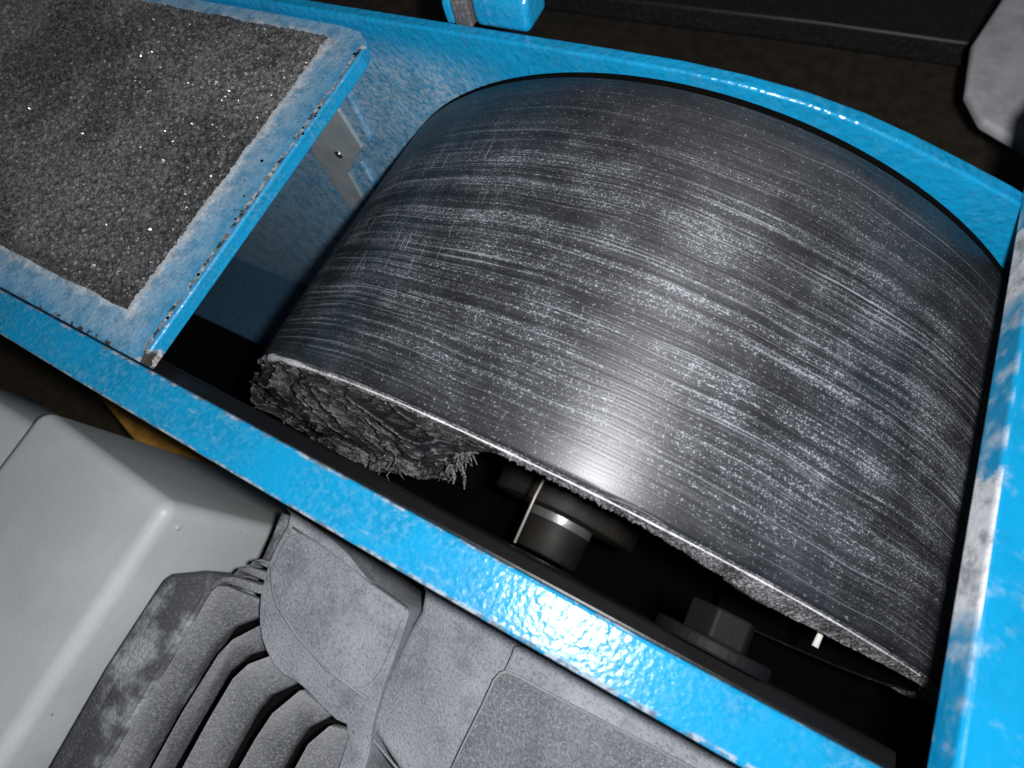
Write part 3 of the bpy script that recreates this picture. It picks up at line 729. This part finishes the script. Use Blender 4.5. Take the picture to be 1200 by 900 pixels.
# cooling fins
FINS = [
 [(-0.6527, -1.11, 0.4493), (-0.6543, -0.9034, 0.455), (-0.6517, -0.7596, 0.4551), (-0.654, -0.5768, 0.4611), (-0.6478, -0.5572, 0.455), (-0.634, -0.552, 0.4408), (-0.5692, -0.5548, 0.3732), (-0.5555, -0.593, 0.3582), (-0.5898, -0.6383, 0.393), (-0.6058, -0.7008, 0.4085), (-0.6101, -0.8525, 0.41), (-0.6136, -1.0331, 0.4101), (-0.6159, -1.1294, 0.4106)],
 [(-0.5568, -1.0295, 0.4315), (-0.5456, -0.8292, 0.46), (-0.5335, -0.6773, 0.4716), (-0.5258, -0.6351, 0.4627), (-0.5046, -0.5882, 0.4175), (-0.4803, -0.6385, 0.3346), (-0.5078, -0.6711, 0.4018), (-0.5217, -0.7201, 0.426), (-0.5323, -0.8719, 0.41), (-0.5423, -1.033, 0.3898), (-0.5448, -1.0977, 0.3775)],
 [(-0.4771, -0.9787, 0.4446), (-0.4736, -0.8009, 0.46), (-0.4684, -0.7013, 0.466), (-0.4552, -0.6593, 0.46), (-0.4142, -0.6119, 0.4325), (-0.3493, -0.6529, 0.3771), (-0.3941, -0.7118, 0.4064), (-0.4042, -0.7543, 0.41), (-0.4095, -0.8848, 0.4008), (-0.4091, -0.9735, 0.3915), (-0.4369, -1.0231, 0.4083)],
 [(-0.3569, -0.9299, 0.4333), (-0.3417, -0.7735, 0.46), (-0.3313, -0.7077, 0.468), (-0.2995, -0.6358, 0.46), (-0.2263, -0.6657, 0.3928), (-0.2625, -0.7151, 0.41), (-0.2742, -0.7701, 0.4058), (-0.2796, -0.8284, 0.3956), (-0.2885, -0.925, 0.3787)],
 [(-0.2233, -0.855, 0.4492), (-0.2211, -0.7777, 0.46), (-0.217, -0.7122, 0.4677), (-0.1939, -0.659, 0.46), (-0.1469, -0.6539, 0.428), (-0.1394, -0.7337, 0.41), (-0.1354, -0.8297, 0.3919)],
]
for pts in FINS: mslab("cooling_fin", pts, .03, M_FIN, .005, 2)
for pts in ([(-0.6662, -0.5757, 0.45), (-0.6433, -0.5454, 0.45), (-0.5321, -0.5209, 0.45), (-0.5405, -0.5024, 0.45), (-0.62, -0.5195, 0.45), (-0.6516, -0.5355, 0.45), (-0.6705, -0.5592, 0.45)], [(-0.6388, -0.5237, 0.44), (-0.623, -0.5039, 0.44), (-0.5402, -0.4902, 0.44), (-0.5453, -0.4718, 0.44), (-0.6072, -0.4841, 0.44), (-0.6316, -0.5011, 0.44)], [(-0.6154, -0.4851, 0.43), (-0.6027, -0.4692, 0.43), (-0.5502, -0.4643, 0.43), (-0.5518, -0.4461, 0.43), (-0.5945, -0.4555, 0.43), (-0.6145, -0.4703, 0.43)]):
    mslab("fin_end", pts, .06, M_FIN, .003, 2)
mslab("gasket_edge", [(-0.6355, -0.3349, 0.4), (-0.601, -0.3337, 0.4), (-0.5847, -0.4603, 0.4), (-0.6119, -0.4665, 0.4), (-0.6214, -0.4043, 0.4)], .2, M_MCOVER, .004, 2)
# terminal box
TB = [(-0.8844, -0.4456, 0.5), (-1.5381, -0.4165, 0.5), (-1.5751, -0.5174, 0.5), (-1.5999, -0.6991, 0.5), (-2.0123, -1.4519, 0.5), (-1.0804, -1.8985, 0.5), (-0.9173, -1.82, 0.5)]
x1, y1 = TB[0][0], TB[0][1]
bm = loop_slab([(x1, y1, .50), (-1.53, -.42, .50), (-1.545, -1.9, .50), (x1 - .02, -1.9, .50)], (0, 0, -.95), .042, 6)
for v in bm.verts:                                   # sides flare a little towards the base
    k = .5 - v.co.z
    if k > .06:
        v.co.x += k * .04 * (1 if v.co.x > -1.2 else -1)
tb = link("terminal_box", bm, M_BOX, MO, True)
tb.data.set_sharp_from_angle(angle=math.radians(50))
bm = loop_slab([(-1.6, -.50, .40), (-2.3, -.52, .40), (-2.3, -1.9, .40), (-1.6, -1.9, .40)], (0, 0, -.4), .05, 4)
link("box_wing", bm, M_BOX, tb, True)
bm = bmesh.new(); bmesh.ops.create_uvsphere(bm, u_segments=16, v_segments=8, radius=.009)
q = [(-0.8839, -0.4551, 0.44)][0]
for v in bm.verts: v.co = Vector((v.co.x * .4, v.co.y, v.co.z)) + Vector((x1 + .005, y1 - .06, .43))
link("box_pip", bm, M_BOX, tb, True)

# ================================================================ THINGS AROUND
bm = loop_slab([(-3.3573, -0.4434, -0.9), (-3.1163, -0.5203, -0.9), (-2.6545, -0.6309, -0.9), (-2.0691, -0.6934, -0.9), (-1.3755, -0.66, -0.9), (-1.276, -0.4676, -0.9), (-2.2356, -0.3314, -0.9)], (0, 0, -.3), .01, 1)
o = link("wooden_plank", bm, M_WOOD); o['label'] = "corner of a yellow wooden board under the blue rail behind the grey box"; o['category'] = "board"

bm = loop_slab([(-2.5717, 3.5545, -1.0), (-1.3374, 3.557, -1.0), (-0.0428, 3.5806, -1.0), (0.8023, 3.5665, -1.0), (1.2263, 3.5682, -1.0), (1.0485, 5.0548, -1.0), (-3.3471, 4.9669, -1.0)], (0, 0, -.16), .02, 3)
o = link("black_cabinet", bm, M_CAB); o['label'] = "black painted steel cabinet with a bright worn edge behind the blue guard"; o['category'] = "cabinet"

bm = loop_slab([(-8.6795, 5.0708, -1.9), (-6.8134, 3.0141, -1.9), (-2.3553, 3.3139, -1.9), (0.6413, 2.9156, -1.9), (2.1915, 2.4, -1.9), (2.4807, 3.9299, -1.9), (1.6674, 5.7326, -1.9), (-1.0699, 6.291, -1.9)], (0, 0, -.2), .02, 2)
o = link("dirty_tray", bm, M_TRAY); o['label'] = "dark dusty tray lying in shadow between the blue guard and black cabinet"; o['category'] = "tray"

bm = loop_slab([(0.7269, 2.8938, -0.1), (0.7016, 2.6372, -0.1), (0.658, 2.3881, -0.1), (0.6944, 2.1317, -0.1), (0.7714, 2.0084, -0.1), (0.9291, 1.9232, -0.1), (1.1559, 1.8226, -0.1), (1.1443, 2.5328, -0.1), (0.9699, 2.9783, -0.1)], (0, 0, -.05), .020, 4)
o = link("grey_panel", bm, M_PANEL, None, True); o['label'] = "scuffed grey metal panel at the right behind the blue curved guard"; o['category'] = "panel"
